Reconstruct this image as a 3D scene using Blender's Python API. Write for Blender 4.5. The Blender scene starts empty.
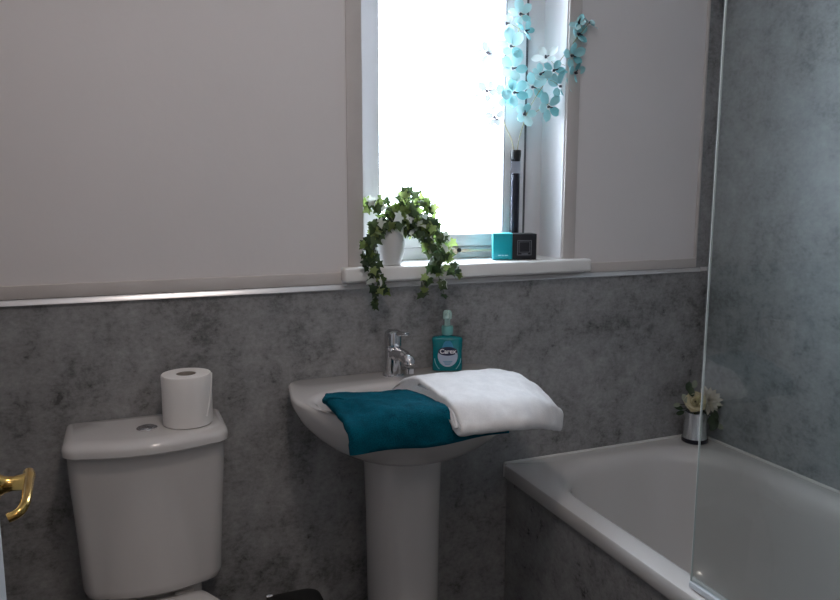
import bpy, bmesh, math, random
from mathutils import Vector, Matrix, noise
random.seed(7)
C = bpy.context.scene.collection
PI = math.pi

# ------------------------------------------------------------------ materials
def new_mat(name):
    m = bpy.data.materials.new(name); m.use_nodes = True
    nt = m.node_tree; nt.nodes.clear()
    out = nt.nodes.new('ShaderNodeOutputMaterial')
    return m, nt, out

def N(nt, t, **kw):
    n = nt.nodes.new(t)
    for k, v in kw.items():
        if k in n.inputs.keys(): n.inputs[k].default_value = v
        else: setattr(n, k, v)
    return n

def principled(name, col, rough=.5, metal=0, bump=0, bscale=200, bdist=.001, var=0, vscale=6, spec=.5, coat=0, trans=0, ior=1.45, sheen=0, sub=0):
    m, nt, out = new_mat(name)
    p = N(nt, 'ShaderNodeBsdfPrincipled')
    c4 = (*col, 1)
    p.inputs['Base Color'].default_value = c4
    p.inputs['Roughness'].default_value = rough
    p.inputs['Metallic'].default_value = metal
    p.inputs['Specular IOR Level'].default_value = spec
    p.inputs['Coat Weight'].default_value = coat
    p.inputs['Transmission Weight'].default_value = trans
    p.inputs['IOR'].default_value = ior
    p.inputs['Sheen Weight'].default_value = sheen
    tc = N(nt, 'ShaderNodeTexCoord')
    if var:
        nz = N(nt, 'ShaderNodeTexNoise', Scale=vscale, Detail=5.0)
        nt.links.new(tc.outputs['Object'], nz.inputs['Vector'])
        r = N(nt, 'ShaderNodeValToRGB')
        r.color_ramp.elements[0].position = .3; r.color_ramp.elements[1].position = .7
        r.color_ramp.elements[0].color = tuple(max(0, x*(1-var)) for x in col) + (1,)
        r.color_ramp.elements[1].color = tuple(min(1, x*(1+var)) for x in col) + (1,)
        nt.links.new(nz.outputs['Fac'], r.inputs['Fac'])
        nt.links.new(r.outputs['Color'], p.inputs['Base Color'])
    if bump:
        nb = N(nt, 'ShaderNodeTexNoise', Scale=bscale, Detail=3.0)
        nt.links.new(tc.outputs['Object'], nb.inputs['Vector'])
        b = N(nt, 'ShaderNodeBump', Strength=bump, Distance=bdist)
        nt.links.new(nb.outputs['Fac'], b.inputs['Height'])
        nt.links.new(b.outputs['Normal'], p.inputs['Normal'])
    nt.links.new(p.outputs[0], out.inputs[0])
    return m

def panel_mat(name, lo, mid, hi, rough=.42):
    """grey cloudy concrete-effect wall laminate"""
    m, nt, out = new_mat(name)
    p = N(nt, 'ShaderNodeBsdfPrincipled')
    geo = N(nt, 'ShaderNodeTexCoord')
    big = N(nt, 'ShaderNodeTexNoise', Scale=4.6, Detail=10.0, Roughness=.68, Distortion=.1)
    med = N(nt, 'ShaderNodeTexNoise', Scale=19.0, Detail=10.0, Roughness=.74, Distortion=.15)
    mp = N(nt, 'ShaderNodeMapping'); mp.inputs['Scale'].default_value = (.7, .7, 1)
    fine = N(nt, 'ShaderNodeTexNoise', Scale=95.0, Detail=6.0, Roughness=.78)
    nt.links.new(geo.outputs['Object'], big.inputs['Vector'])
    nt.links.new(geo.outputs['Object'], med.inputs['Vector'])
    nt.links.new(geo.outputs['Object'], mp.inputs['Vector']); nt.links.new(mp.outputs[0], fine.inputs['Vector'])
    a = N(nt, 'ShaderNodeMath', operation='MULTIPLY'); a.inputs[1].default_value = .36
    b = N(nt, 'ShaderNodeMath', operation='MULTIPLY_ADD'); b.inputs[1].default_value = .37
    c = N(nt, 'ShaderNodeMath', operation='MULTIPLY_ADD'); c.inputs[1].default_value = .27
    nt.links.new(big.outputs['Fac'], a.inputs[0]); nt.links.new(med.outputs['Fac'], b.inputs[0]); nt.links.new(a.outputs[0], b.inputs[2])
    nt.links.new(fine.outputs['Fac'], c.inputs[0]); nt.links.new(b.outputs[0], c.inputs[2])
    r = N(nt, 'ShaderNodeValToRGB'); e = r.color_ramp.elements
    e[0].position = .41; e[0].color = (*lo, 1); e[1].position = .62; e[1].color = (*hi, 1)
    k = e.new(.49); k.color = (*mid, 1)
    nt.links.new(c.outputs[0], r.inputs['Fac']); nt.links.new(r.outputs['Color'], p.inputs['Base Color'])
    rr = N(nt, 'ShaderNodeMapRange'); rr.inputs[1].default_value = .35; rr.inputs[2].default_value = .65
    rr.inputs[3].default_value = rough-.08; rr.inputs[4].default_value = rough+.12
    nt.links.new(med.outputs['Fac'], rr.inputs[0]); nt.links.new(rr.outputs[0], p.inputs['Roughness'])
    bp = N(nt, 'ShaderNodeBump', Strength=.15, Distance=.0006)
    nt.links.new(fine.outputs['Fac'], bp.inputs['Height']); nt.links.new(bp.outputs[0], p.inputs['Normal'])
    nt.links.new(p.outputs[0], out.inputs[0])
    return m

def glass_mat(name, tint=(1, 1, 1), ior=1.45, rough=.0, gain=1.0):
    m, nt, out = new_mat(name)
    t = N(nt, 'ShaderNodeBsdfTransparent'); t.inputs[0].default_value = (*tint, 1)
    g = N(nt, 'ShaderNodeBsdfGlossy', Roughness=rough)
    f = N(nt, 'ShaderNodeFresnel', IOR=ior)
    mul = N(nt, 'ShaderNodeMath', operation='MULTIPLY'); mul.inputs[1].default_value = gain
    mx = N(nt, 'ShaderNodeMixShader')
    ge = N(nt, 'ShaderNodeNewGeometry'); inv = N(nt, 'ShaderNodeMath', operation='SUBTRACT'); inv.inputs[0].default_value = 1.0
    nt.links.new(ge.outputs['Backfacing'], inv.inputs[1])
    m2 = N(nt, 'ShaderNodeMath', operation='MULTIPLY')
    nt.links.new(f.outputs[0], mul.inputs[0]); nt.links.new(mul.outputs[0], m2.inputs[0]); nt.links.new(inv.outputs[0], m2.inputs[1])
    nt.links.new(m2.outputs[0], mx.inputs[0])
    nt.links.new(t.outputs[0], mx.inputs[1]); nt.links.new(g.outputs[0], mx.inputs[2])
    nt.links.new(mx.outputs[0], out.inputs[0])
    return m

def leafy(name, lo, hi, transl=.45, rough=.45, spec=.4, transp=0.0):
    """thin leaf or petal, colour varies from piece to piece, light shines through"""
    m, nt, out = new_mat(name)
    geo = N(nt, 'ShaderNodeNewGeometry')
    r = N(nt, 'ShaderNodeValToRGB')
    r.color_ramp.elements[0].color = (*lo, 1); r.color_ramp.elements[1].color = (*hi, 1)
    nt.links.new(geo.outputs['Random Per Island'], r.inputs['Fac'])
    p = N(nt, 'ShaderNodeBsdfPrincipled'); p.inputs['Roughness'].default_value = rough; p.inputs['Specular IOR Level'].default_value = spec
    t = N(nt, 'ShaderNodeBsdfTranslucent')
    nt.links.new(r.outputs[0], p.inputs['Base Color']); nt.links.new(r.outputs[0], t.inputs[0])
    mx = N(nt, 'ShaderNodeMixShader', Fac=transl)
    nt.links.new(p.outputs[0], mx.inputs[1]); nt.links.new(t.outputs[0], mx.inputs[2])
    last = mx
    if transp:
        tr = N(nt, 'ShaderNodeBsdfTransparent'); nt.links.new(r.outputs[0], tr.inputs[0])
        m2 = N(nt, 'ShaderNodeMixShader', Fac=transp)
        nt.links.new(mx.outputs[0], m2.inputs[1]); nt.links.new(tr.outputs[0], m2.inputs[2]); last = m2
    nt.links.new(last.outputs[0], out.inputs[0])
    return m

def terry(name, col, hi, bump=.9, scale=420):
    m, nt, out = new_mat(name)
    p = N(nt, 'ShaderNodeBsdfPrincipled'); p.inputs['Roughness'].default_value = .95
    p.inputs['Specular IOR Level'].default_value = .1
    p.inputs['Sheen Weight'].default_value = .25; p.inputs['Sheen Tint'].default_value = (*hi, 1)
    tc = N(nt, 'ShaderNodeTexCoord')
    n1 = N(nt, 'ShaderNodeTexNoise', Scale=float(scale), Detail=3.0, Roughness=.7)
    n2 = N(nt, 'ShaderNodeTexNoise', Scale=38.0, Detail=5.0)
    for n in (n1, n2): nt.links.new(tc.outputs['Object'], n.inputs['Vector'])
    ad = N(nt, 'ShaderNodeMath', operation='MULTIPLY_ADD'); ad.inputs[1].default_value = .6
    nt.links.new(n1.outputs['Fac'], ad.inputs[0]); 
    ml = N(nt, 'ShaderNodeMath', operation='MULTIPLY'); ml.inputs[1].default_value = .4
    nt.links.new(n2.outputs['Fac'], ml.inputs[0]); nt.links.new(ml.outputs[0], ad.inputs[2])
    r = N(nt, 'ShaderNodeValToRGB'); r.color_ramp.elements[0].position = .35; r.color_ramp.elements[1].position = .66
    r.color_ramp.elements[0].color = (*col, 1); r.color_ramp.elements[1].color = (*hi, 1)
    nt.links.new(ad.outputs[0], r.inputs['Fac']); nt.links.new(r.outputs[0], p.inputs['Base Color'])
    b = N(nt, 'ShaderNodeBump', Strength=bump, Distance=.003)
    nt.links.new(ad.outputs[0], b.inputs['Height']); nt.links.new(b.outputs[0], p.inputs['Normal'])
    nt.links.new(p.outputs[0], out.inputs[0])
    return m

M = {}
M['paint'] = principled('painted_plaster', (.73, .692, .688), .7, bump=.25, bscale=45, bdist=.0015, var=.02, vscale=3)
M['batten'] = principled('painted_batten', (.575, .53, .51), .65, bump=.3, bscale=60, bdist=.001, var=.04, vscale=9)
M['panel'] = panel_mat('grey_panel', (.12, .119, .121), (.255, .252, .256), (.40, .398, .405), .33)
M['panel_daylit'] = panel_mat('grey_panel_daylit', (.19, .205, .215), (.31, .332, .348), (.42, .448, .465), .45)  # same panel; bluish window light on the right wall put into the colour
M['upvc'] = principled('white_upvc', (.78, .78, .80), .32)
M['gasket'] = principled('grey_gasket', (.10, .10, .11), .6)
M['sill'] = principled('white_sill', (.80, .785, .77), .35, var=.02, vscale=8)
M['pane'] = glass_mat('window_glass', (.97, .98, 1), 1.3)
M['screen'] = glass_mat('screen_glass', (.90, .925, .92), 1.5, .0, 1.5)
M['screen_edge'] = principled('glass_edge', (.72, .76, .76), .25)
M['seal'] = principled('clear_seal', (.62, .66, .70), .2)
M['chrome'] = principled('chrome', (.72, .72, .74), .12, 1)
M['satin'] = principled('brushed_trim', (  .74, .73, .74), .24, .65)
M['ceramic'] = principled('white_ceramic', (.60, .577, .568), .10, spec=.5, coat=.3)
M['plastic'] = principled('white_plastic', (.70, .68, .67), .25)
M['acrylic'] = principled('bath_acrylic', (.62, .60, .59), .16, spec=.5, coat=.25)
M['sealant'] = principled('white_sealant', (.72, .71, .70), .5)
M['paper'] = principled('tissue_paper', (.80, .77, .755), .95, bump=.3, bscale=300, bdist=.0006, spec=.1)
M['card'] = principled('cardboard_core', (.34, .30, .27), .9)
M['brass'] = principled('polished_brass', (.50, .33, .11), .2, 1)
M['stay'] = principled('aged_brass', (.66, .56, .42), .35, .6)
M['door'] = principled('white_door', (.74, .75, .78), .4)
M['floor'] = principled('dark_vinyl', (.04, .04, .042), .45, var=.3, vscale=8)
M['ceiling'] = principled('white_ceiling', (.80, .79, .78), .8)
M['hall'] = principled('hall_paint', (.6, .56, .52), .8)
M['teal'] = terry('teal_terry', (.000, .034, .058), (.000, .098, .142), 1.0)
M['white_towel'] = terry('white_terry', (.66, .65, .665), (.84, .83, .84), .6, 520)
M['ivy'] = leafy('ivy_leaf', (.016, .036, .014), (.080, .125, .045), .35, .4)
M['ivy_backlit'] = leafy('ivy_leaf_backlit', (.13, .20, .05), (.34, .42, .15), .65, .4)  # backlit glow of the upper leaves put into a lighter leaf colour
M['ivy_white'] = leafy('ivy_leaf_white', (.62, .66, .58), (.80, .82, .78), .4, .4)
M['vine'] = principled('vine_stem', (.07, .10, .03), .6)
M['soil'] = principled('soil', (.03, .02, .015), .95, bump=.6, bscale=150)
M['pot'] = principled('white_pot', (.60, .59, .58), .35)
M['petal'] = leafy('turquoise_petal', (.30, .64, .68), (.62, .85, .86), .13, .35, .4, .012)
M['petal_deep'] = leafy('turquoise_petal_deep', (.20, .55, .60), (.44, .73, .76), .16, .35, .4, .0)
M['petal_pale'] = leafy('white_petal', (.74, .88, .88), (.90, .95, .95), .12, .35, .4, .0)
M['petal_washed'] = leafy('glare_washed_petal', (.82, .90, .90), (.90, .95, .95), .06, .5, .3)  # petals in front of the window, its glare put into a whiter colour
M['throat_washed'] = principled('glare_washed_throat', (.22, .20, .24), .5)  # throat greyed by colour, as if washed out by the window glare
M['throat'] = principled('flower_throat', (.02, .015, .03), .5)
M['stem_gold'] = principled('wire_stem', (.36, .30, .12), .5)
M['clear'] = glass_mat('clear_glass', (.94, .95, .97), 1.3, .05, .6)
M['black_gloss'] = principled('black_filling', (.012, .012, .02), .35)
M['black'] = principled('black_plastic', (.014, .015, .015), .3)
M['black_card'] = principled('black_box_card', (.012, .012, .016), .4)
M['grey_line'] = principled('grey_print', (.16, .16, .18), .5)
M['teal_card'] = principled('turquoise_box_card', (.0, .30, .36), .4)
M['teal_edge'] = principled('turquoise_box_edge', (.08, .55, .60), .35)
M['pale_print'] = principled('pale_print', (.35, .62, .66), .5)
M['soap'] = principled('turquoise_soap', (.0, .25, .29), .1, coat=.4, trans=.35, ior=1.35)
M['pump'] = principled('pale_green_pump', (.50, .70, .66), .25, trans=.25)
M['collar'] = principled('green_collar', (.16, .42, .40), .3, trans=.2)
M['label_lilac'] = principled('label_lilac', (.42, .50, .62), .4)
M['label_blue'] = principled('label_blue', (.03, .24, .40), .35)
M['label_line'] = principled('label_line', (.16, .46, .52), .35)
M['navy'] = principled('label_navy', (.006, .010, .045), .35)
M['white_print'] = principled('white_print', (.85, .85, .88), .5)
M['mirror_vase'] = principled('silvered_glass', (.86, .88, .90), .22, .9)
M['rose'] = leafy('cream_petal', (.72, .66, .42), (.86, .80, .60), .25, .5)
M['dahlia'] = leafy('ivory_petal', (.60, .56, .46), (.74, .70, .62), .25, .5)
M['dark_leaf'] = leafy('dark_leaf', (.015, .035, .015), (.05, .085, .035), .25, .4)
M['pale_leaf'] = leafy('pale_leaf', (.30, .34, .26), (.42, .46, .36), .25, .4)

# ------------------------------------------------------------------ mesh helpers
def finish(name, bm, mats, parent=None, sharp=38, loc=None):
    bmesh.ops.recalc_face_normals(bm, faces=bm.faces[:])
    for f in bm.faces: f.smooth = True
    lim = math.radians(sharp)
    for e in bm.edges:
        if len(e.link_faces) == 2 and e.calc_face_angle(0) > lim: e.smooth = False
    me = bpy.data.meshes.new(name); bm.to_mesh(me); bm.free()
    if not isinstance(mats, (list, tuple)): mats = [mats]
    for m in mats: me.materials.append(m)
    o = bpy.data.objects.new(name, me); C.objects.link(o)
    if parent is not None:
        o.parent = parent
        o.matrix_parent_inverse = Matrix.Translation(-parent.location)
        if parent.rotation_euler.z: o.matrix_parent_inverse = Matrix.Identity(4)
    if loc is not None: o.location = loc
    return o

def bpt(): return bmesh.new()

def add_box(bm, x0, x1, y0, y1, z0, z1, bev=0, seg=2, mi=0, mat=None):
    vs = [bm.verts.new((x, y, z)) for x in (x0, x1) for y in (y0, y1) for z in (z0, z1)]
    idx = [(0,1,3,2), (4,6,7,5), (0,4,5,1), (2,3,7,6), (0,2,6,4), (1,5,7,3)]
    fs = [bm.faces.new([vs[i] for i in q]) for q in idx]
    for f in fs: f.material_index = mi
    geo = vs
    if bev:
        es = list({e for f in fs for e in f.edges})
        r = bmesh.ops.bevel(bm, geom=es, offset=bev, segments=seg, profile=.5, affect='EDGES')
        geo = list({v for f in r['faces'] for v in f.verts} | {v for v in vs if v.is_valid})
        for f in r['faces']: f.material_index = mi
    if mat is not None:
        bmesh.ops.transform(bm, matrix=mat, verts=[v for v in geo if v.is_valid])
    return geo

def loft(bm, rings, cap0=True, cap1=True, mi=0, closed=True):
    V = [[bm.verts.new(p) for p in r] for r in rings]
    n = len(V[0]); fs = []
    for a, b in zip(V, V[1:]):
        for i in range(n if closed else n-1):
            j = (i+1) % n
            try: fs.append(bm.faces.new((a[i], a[j], b[j], b[i])))
            except ValueError: pass
    if cap0 and closed: fs.append(bm.faces.new(V[0][::-1]))
    if cap1 and closed: fs.append(bm.faces.new(V[-1]))
    for f in fs: f.material_index = mi
    return V

def lathe(bm, prof, c=(0, 0, 0), n=32, mi=0, cap0=True, cap1=True, mat=None):
    rings = []
    for r, z in prof:
        ring = [Vector((r*math.cos(2*PI*i/n), r*math.sin(2*PI*i/n), z)) for i in range(n)]
        if mat is not None: ring = [mat @ p for p in ring]
        rings.append([p + Vector(c) for p in ring])
    return loft(bm, rings, cap0, cap1, mi)

def tube(bm, pts, rad, n=8, mi=0, cap=True):
    pts = [Vector(p) for p in pts]
    if not isinstance(rad, (list, tuple)): rad = [rad]*len(pts)
    rings = []; up = None
    for i, p in enumerate(pts):
        t = (pts[min(i+1, len(pts)-1)] - pts[max(i-1, 0)]).normalized()
        if up is None:
            up = Vector((0, 0, 1)) if abs(t.z) < .9 else Vector((1, 0, 0))
        a = t.cross(up).normalized(); b = a.cross(t).normalized(); up = b
        rings.append([p + rad[i]*(a*math.cos(2*PI*k/n) + b*math.sin(2*PI*k/n)) for k in range(n)])
    return loft(bm, rings, cap, cap, mi)

def smooth_path(pts, k=6):
    pts = [Vector(p) for p in pts]; out = []
    P = [pts[0]*2-pts[1]] + pts + [pts[-1]*2-pts[-2]]
    for i in range(1, len(P)-2):
        for j in range(k):
            t = j/k; a, b, c, d = P[i-1:i+3]
            out.append(.5*((2*b)+(c-a)*t+(2*a-5*b+4*c-d)*t*t+(3*b-a-3*c+d)*t**3))
    out.append(pts[-1]); return out

def rrect(x0, x1, y0, y1, r, z, n=8, m=6):
    """rounded rectangle ring, n points per corner, m per side"""
    pts = []
    cs = [(x1-r, y1-r, 0), (x0+r, y1-r, 90), (x0+r, y0+r, 180), (x1-r, y0+r, 270)]
    for k, (cx, cy, a0) in enumerate(cs):
        arc = []
        for i in range(n+1):
            a = math.radians(a0 + 90*i/n)
            arc.append(Vector((cx+r*math.cos(a), cy+r*math.sin(a), z)))
        pts += arc
        nx, ny, na = cs[(k+1) % 4]
        a = math.radians(na); nxt = Vector((nx+r*math.cos(a), ny+r*math.sin(a), z))
        for i in range(1, m):
            pts.append(arc[-1].lerp(nxt, i/m))
    return pts

def tag(o, label, cat, group=None):
    o['label'] = label; o['category'] = cat
    if group: o['group'] = group
    return o

def root(name, loc, label, cat, group=None):
    o = bpy.data.objects.new(name, None); o.empty_display_size = .03
    C.objects.link(o); o.location = loc
    return tag(o, label, cat, group)

def struct(o):
    o['kind'] = 'structure'; return o

# ------------------------------------------------------------------ room shell
XL, XR, YB, ZC = -.30, 1.6662, -1.585, 2.40        # left wall, right wall, rear wall, ceiling
WX0, WX1, WZ0, WZ1 = .559, 1.139, 1.098, 2.06     # window opening
TR0, TR1 = 1.078, 1.092                           # chrome strip
SILL = 1.134

def wall_with_hole():
    bm = bpt()
    y0, y1 = .003, .30
    # painted upper wall around the opening, with the depth of the reveal
    add_box(bm, XL, WX0, y0, y1, 0, ZC)
    add_box(bm, WX1, XR, y0, y1, 0, ZC)
    add_box(bm, WX0, WX1, y0, y1, 0, WZ0)
    add_box(bm, WX0, WX1, y0, y1, WZ1, ZC)
    return bm
wall_back = struct(finish('wall_back', wall_with_hole(), M['paint']))
bm = bpt(); add_box(bm, XL, XR, 0, .003, 0, TR0+.002); finish('grey_panel', bm, M['panel'], wall_back)
bm = bpt(); add_box(bm, 1.617, XR, 0, .003, TR1, ZC); finish('corner_panel', bm, M['panel'], wall_back)
# painted batten that stands on the chrome strip
bm = bpt(); add_box(bm, XL, .50, -.004, .003, TR1, 1.121, .002); add_box(bm, 1.215, 1.617, -.004, .003, TR1, 1.119, .002)
struct(finish('trim_1', bm, M['batten']))
# chrome strip capping the grey panel
def strip():
    bm = bpt()
    prof = [(.003, TR0), (-.0068, TR0), (-.0075, TR0+.0008), (-.0072, TR0+.002), (-.0012, TR1-.0008), (-.0004, TR1), (.003, TR1)]
    loft(bm, [[Vector((x, y, z)) for y, z in prof] for x in (XL, XR-.03)])
    return bm
struct(finish('trim_2', strip(), M['satin']))
# pale vertical bead between the paint and the corner panel
bm = bpt(); add_box(bm, 1.609, 1.617, -.004, .003, 1.119, ZC, .0015); struct(finish('trim_3', bm, M['batten']))
# flat architraves each side of the window
bm = bpt(); add_box(bm, WX0-.040, WX0-.001, -.002, .003, SILL-.01, ZC, .001); struct(finish('trim_4', bm, M['batten']))
bm = bpt(); add_box(bm, WX1+.001, WX1+.040, -.002, .003, SILL-.01, ZC, .001); struct(finish('trim_5', bm, M['batten']))

bm = bpt(); add_box(bm, XR, XR+.1, -3.05, .30, 0, ZC); struct(finish('wall_right', bm, M['panel_daylit']))
DX0, DX1, DZ, YH = -.128, .64, 2.0, -2.95     # doorway in the rear wall, hall beyond it
bm = bpt(); add_box(bm, XL-.1, XL, YH-.1, .30, 0, ZC); wl = struct(finish('wall_left', bm, M['paint']))
bm = bpt(); add_box(bm, XL, XL+.004, YB, 0, 0, TR1); finish('grey_panel', bm, M['panel'], wl)  # unseen panelling, added to darken the light bouncing low in the room
bm = bpt()
add_box(bm, XL, DX0, YB-.1, YB, 0, ZC); add_box(bm, DX1, XR, YB-.1, YB, 0, ZC); add_box(bm, DX0, DX1, YB-.1, YB, DZ, ZC)
wr = struct(finish('wall_rear', bm, M['paint']))
bm = bpt(); add_box(bm, DX1+.06, XR, YB, YB+.002, 0, ZC); finish('grey_panel', bm, M['panel'], wr)  # out-of-view panelling, added so less light bounces off the rear wall
bm = bpt(); add_box(bm, XL-.1, XR+.1, YH-.1, YH, 0, ZC); struct(finish('wall_hall', bm, M['hall']))
bm = bpt(); add_box(bm, XL-.1, XR+.1, YH-.1, .30, -.1, 0); struct(finish('floor', bm, M['floor']))
bm = bpt(); add_box(bm, XL-.1, XR+.1, YH-.1, .30, ZC, ZC+.1); struct(finish('ceiling', bm, M['ceiling']))
bm = bpt()
for x0, x1, z0, z1 in ((DX0-.05, DX0, 0, DZ+.06), (DX1, DX1+.06, 0, DZ+.06), (DX0, DX1, DZ, DZ+.06)):
    add_box(bm, x0, x1, YB-.112, YB+.012, z0, z1, .003)
struct(finish('trim_6', bm, M['door']))

# ------------------------------------------------------------------ window
GY = .122
win = struct(bpy.data.objects.new('window_1', None)); C.objects.link(win); win.location = (.85, GY, SILL)
bm = bpt()     # outer frame, left post is slim, right post carries the opening sash
fy0, fy1 = .118, .175
add_box(bm, WX0, .642, .112, fy1, SILL, WZ1, .003)
add_box(bm, 1.078, WX1, fy0, fy1, SILL, WZ1, .003)
add_box(bm, .642, 1.078, fy0, fy1, SILL, 1.166, .003)
add_box(bm, .642, 1.078, fy0, fy1, WZ1-.07, WZ1, .003)
finish('window_frame', bm, M['upvc'], win)
bm = bpt()
add_box(bm, 1.006, 1.0702, .100, .160, 1.168, WZ1-.07, .005)
add_box(bm, .642, 1.006, .104, .160, 1.168, 1.203, .005)
add_box(bm, .642, 1.006, .104, .160, WZ1-.11, WZ1-.07, .005)
finish('sash', bm, M['upvc'], win)
bm = bpt()
add_box(bm, 1.0700, 1.0770, .104, .160, 1.168, WZ1-.07)
add_box(bm, 1.0046, 1.0065, .101, .118, 1.203, WZ1-.11)
finish('gasket', bm, M['gasket'], win)
bm = bpt(); add_box(bm, .642, 1.006, .135, .139, 1.20, WZ1-.10); finish('pane', bm, M['pane'], win)
bm = bpt(); add_box(bm, .500, 1.214, -.036, .003, 1.0985, SILL, .006, 3); add_box(bm, WX0+.0005, WX1-.0005, .003, .175, 1.0985, SILL)
finish('window_sill', bm, M['sill'], win)
# reveal lining
bm = bpt(); add_box(bm, WX1-.003, WX1, .004, .118, SILL, WZ1); add_box(bm, WX0, WX0+.003, .004, .112, SILL, WZ1)
finish('reveal_lining', bm, M['upvc'], win)
hb = bpt()
lathe(hb, [(.013, 0), (.013, .006), (.010, .010), (.0095, .016)], (.862, .1175, 1.158), 18, 0, True, True, Matrix.Rotation(PI/2, 4, 'X'))
tube(hb, smooth_path([(.815, .095, 1.166), (.835, .093, 1.165), (.862, .096, 1.158), (.90, .094, 1.157), (.975, .094, 1.156)], 5),
     [.006]*6+[.0055]*5+[.0045]*5+[.0035]*5, 8)
h = finish('window_handle', hb, M['stay'], win); h['label'] = 'brass coloured stay'
bm = bpt(); lathe(bm, [(.006, 0), (.006, .004)], (.864, .0915, 1.159), 12, 0, True, True, Matrix.Rotation(PI/2, 4, 'X'))
finish('pivot', bm, M['black'], h)

# ------------------------------------------------------------------ toilet
TX = .031
def drop(a, f, e, z, yb=-.014, r=.035, xc=TX, nf=14, nc=6):
    """flat-backed ring with a bowed front: half width a, front depth f in the middle, e at the corners"""
    pts = [Vector((xc+a*t, yb, z)) for t in (1, .5, 0, -.5, -1)]
    r = min(r, a*.5)
    fx = lambda x: -(e+(f-e)*(1-((x)/a)**2))
    xl = -a+r; ye = fx(xl)
    for i in range(nc): # left corner
        t = i/nc*PI/2
        pts.append(Vector((xc-a+r*(1-math.cos(t)), ye+r*(1-math.sin(t)), z)))
    for i in range(nf+1):
        x = -a+r+(2*a-2*r)*i/nf
        pts.append(Vector((xc+x, fx(x), z)))
    for i in range(1, nc+1):
        t = PI/2-i/nc*PI/2
        pts.append(Vector((xc+a-r*(1-math.cos(t)), ye+r*(1-math.sin(t)), z)))
    return pts
toilet = root('toilet', (TX, -.3, 0), 'white close-coupled toilet with bow-fronted cistern against the grey wall', 'toilet')
def cistern():
    bm = bpt(); R = []
    for z, s, fr in ((.440, .110, .120), (.443, .130, .140), (.452, .141, .150), (.470, .146, .156), (.60, .151, .166), (.72, .157, .178), (.790, .159, .184)):
        R.append(drop(s, fr, fr-.035, z, -.014))
    loft(bm, R)
    return bm
cis = finish('cistern', cistern(), M['ceramic'], toilet)
def cis_lid():
    bm = bpt(); R = []
    for z, a, f in ((.7830, .158, .192), (.7830, .163, .200), (.786, .1655, .203), (.797, .1660, .2035), (.803, .1645, .201), (.808, .161, .196), (.812, .154, .187), (.8135, .145, .17), (.814, .08, .12)):
        R.append(drop(a, f, f-.040, z, -.011 - max(0, .158-a)*.3, .04))
    loft(bm, R)
    return bm
lid = finish('cistern_lid', cis_lid(), M['ceramic'], toilet)
bm = bpt(); lathe(bm, [(.021, 0), (.0215, .002), (.020, .0035), (.017, .004)], (TX, -.112, .8135), 28)
but = finish('flush_button', bm, M['chrome'], lid); but['label'] = 'chrome dual flush button'
bm = bpt()
for s in (-1, 1):
    ring = [Vector((TX+s*.001+s*.015*math.sin(t), -.112+.015*math.cos(t), 0)) for t in [PI*i/12 for i in range(13)]]
    if s < 0: pass
    loft(bm, [[p+Vector((0, 0, .8168)) for p in ring], [p+Vector((0, 0, .8190)) for p in ring]])
bmesh.ops.rotate(bm, verts=bm.verts[:], cent=(TX, -.112, 0), matrix=Matrix.Rotation(.6, 3, 'Z'))
finish('flush_plate', bm, M['chrome'], but)
# pan, seat and closed lid
def egg(z, w, yb, yf, k=1.0, n=40, dy=0):
    pts = []
    for i in range(n):
        t = 2*PI*i/n
        c, s = math.cos(t), math.sin(t)
        yc = yb - .19
        x = w*(abs(c)**(2/2.3))*(1 if c > 0 else -1)
        if s < 0: y = yc + (yc-yf)*-abs(s)**(1.0)
        else:
            y = yc + (yb-yc)*abs(s)**(2/5)
            x *= 1-.38*max(0, (y-yc)/(yb-yc))**1.6
        pts.append(Vector((TX+x*k, y, z)))
    return pts
bm = bpt()
loft(bm, [egg(.0, .115, -.10, -.48), egg(.02, .112, -.10, -.475), egg(.16, .10, -.10, -.46), egg(.28, .14, -.08, -.56), egg(.35, .168, -.06, -.615), egg(.385, .172, -.05, -.625), egg(.394, .168, -.05, -.62)])
finish('pan', bm, M['ceramic'], toilet)
bm = bpt(); add_box(bm, TX-.10, TX+.10, -.105, -.016, .36, .4395, .012, 3); finish('pan_shelf', bm, M['ceramic'], toilet)
def lidring(z, k, back):
    """straight-backed seat outline"""
    half = [(0, back), (.05, back), (.088, back), (.100, back-.004), (.108, back-.014), (.135, back-.065), (.160, back-.13), (.178, back-.21), (.182, back-.28), (.168, back-.38), (.135, back-.45), (.08, back-.495), (0, back-.51)]
    cy = back-.25
    full = half + [(-x, y) for x, y in half[-2:0:-1]]
    return [Vector((TX+x*k, cy+(y-cy)*k, z)) for x, y in full]
bm = bpt(); loft(bm, [lidring(.3955, .97, -.135), lidring(.398, .985, -.134), lidring(.409, .985, -.134), lidring(.411, .975, -.135)]); finish('seat', bm, M['plastic'], toilet)
bm = bpt(); loft(bm, [lidring(.4125, .98, -.126), lidring(.415, 1.0, -.122), lidring(.424, 1.0, -.122), lidring(.4285, .985, -.124), lidring(.431, .93, -.13)]); finish('seat_lid', bm, M['plastic'], toilet)
for s in (-1, 1):
    bm = bpt(); tube(bm, [(TX+s*.06-.02, -.108, .418), (TX+s*.06+.02, -.108, .418)], .007, 12); finish('hinge', bm, M['plastic'], toilet)

# toilet roll
tr = (.117, -.103, .8145)
roll = root('toilet_roll', tr, 'white toilet paper roll standing on the right end of the cistern lid', 'toilet roll')
def rollmesh():
    bm = bpt(); x, y, z = tr
    prof = [(.021, .0), (.050, .0), (.0525, .002), (.053, .02), (.0525, .08), (.053, .108), (.0515, .111), (.035, .1118), (.0215, .111)]
    V = lathe(bm, prof+[(.0212, .05), (.021, 0)], tr, 40, 0, False, False)
    return bm
pp = finish('paper', rollmesh(), M['paper'], roll)
bm = bpt(); lathe(bm, [(.0215, .003), (.0215, .110), (.0195, .110), (.0195, .003)], tr, 28, 0, False, False); finish('core', bm, M['card'], roll)
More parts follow.
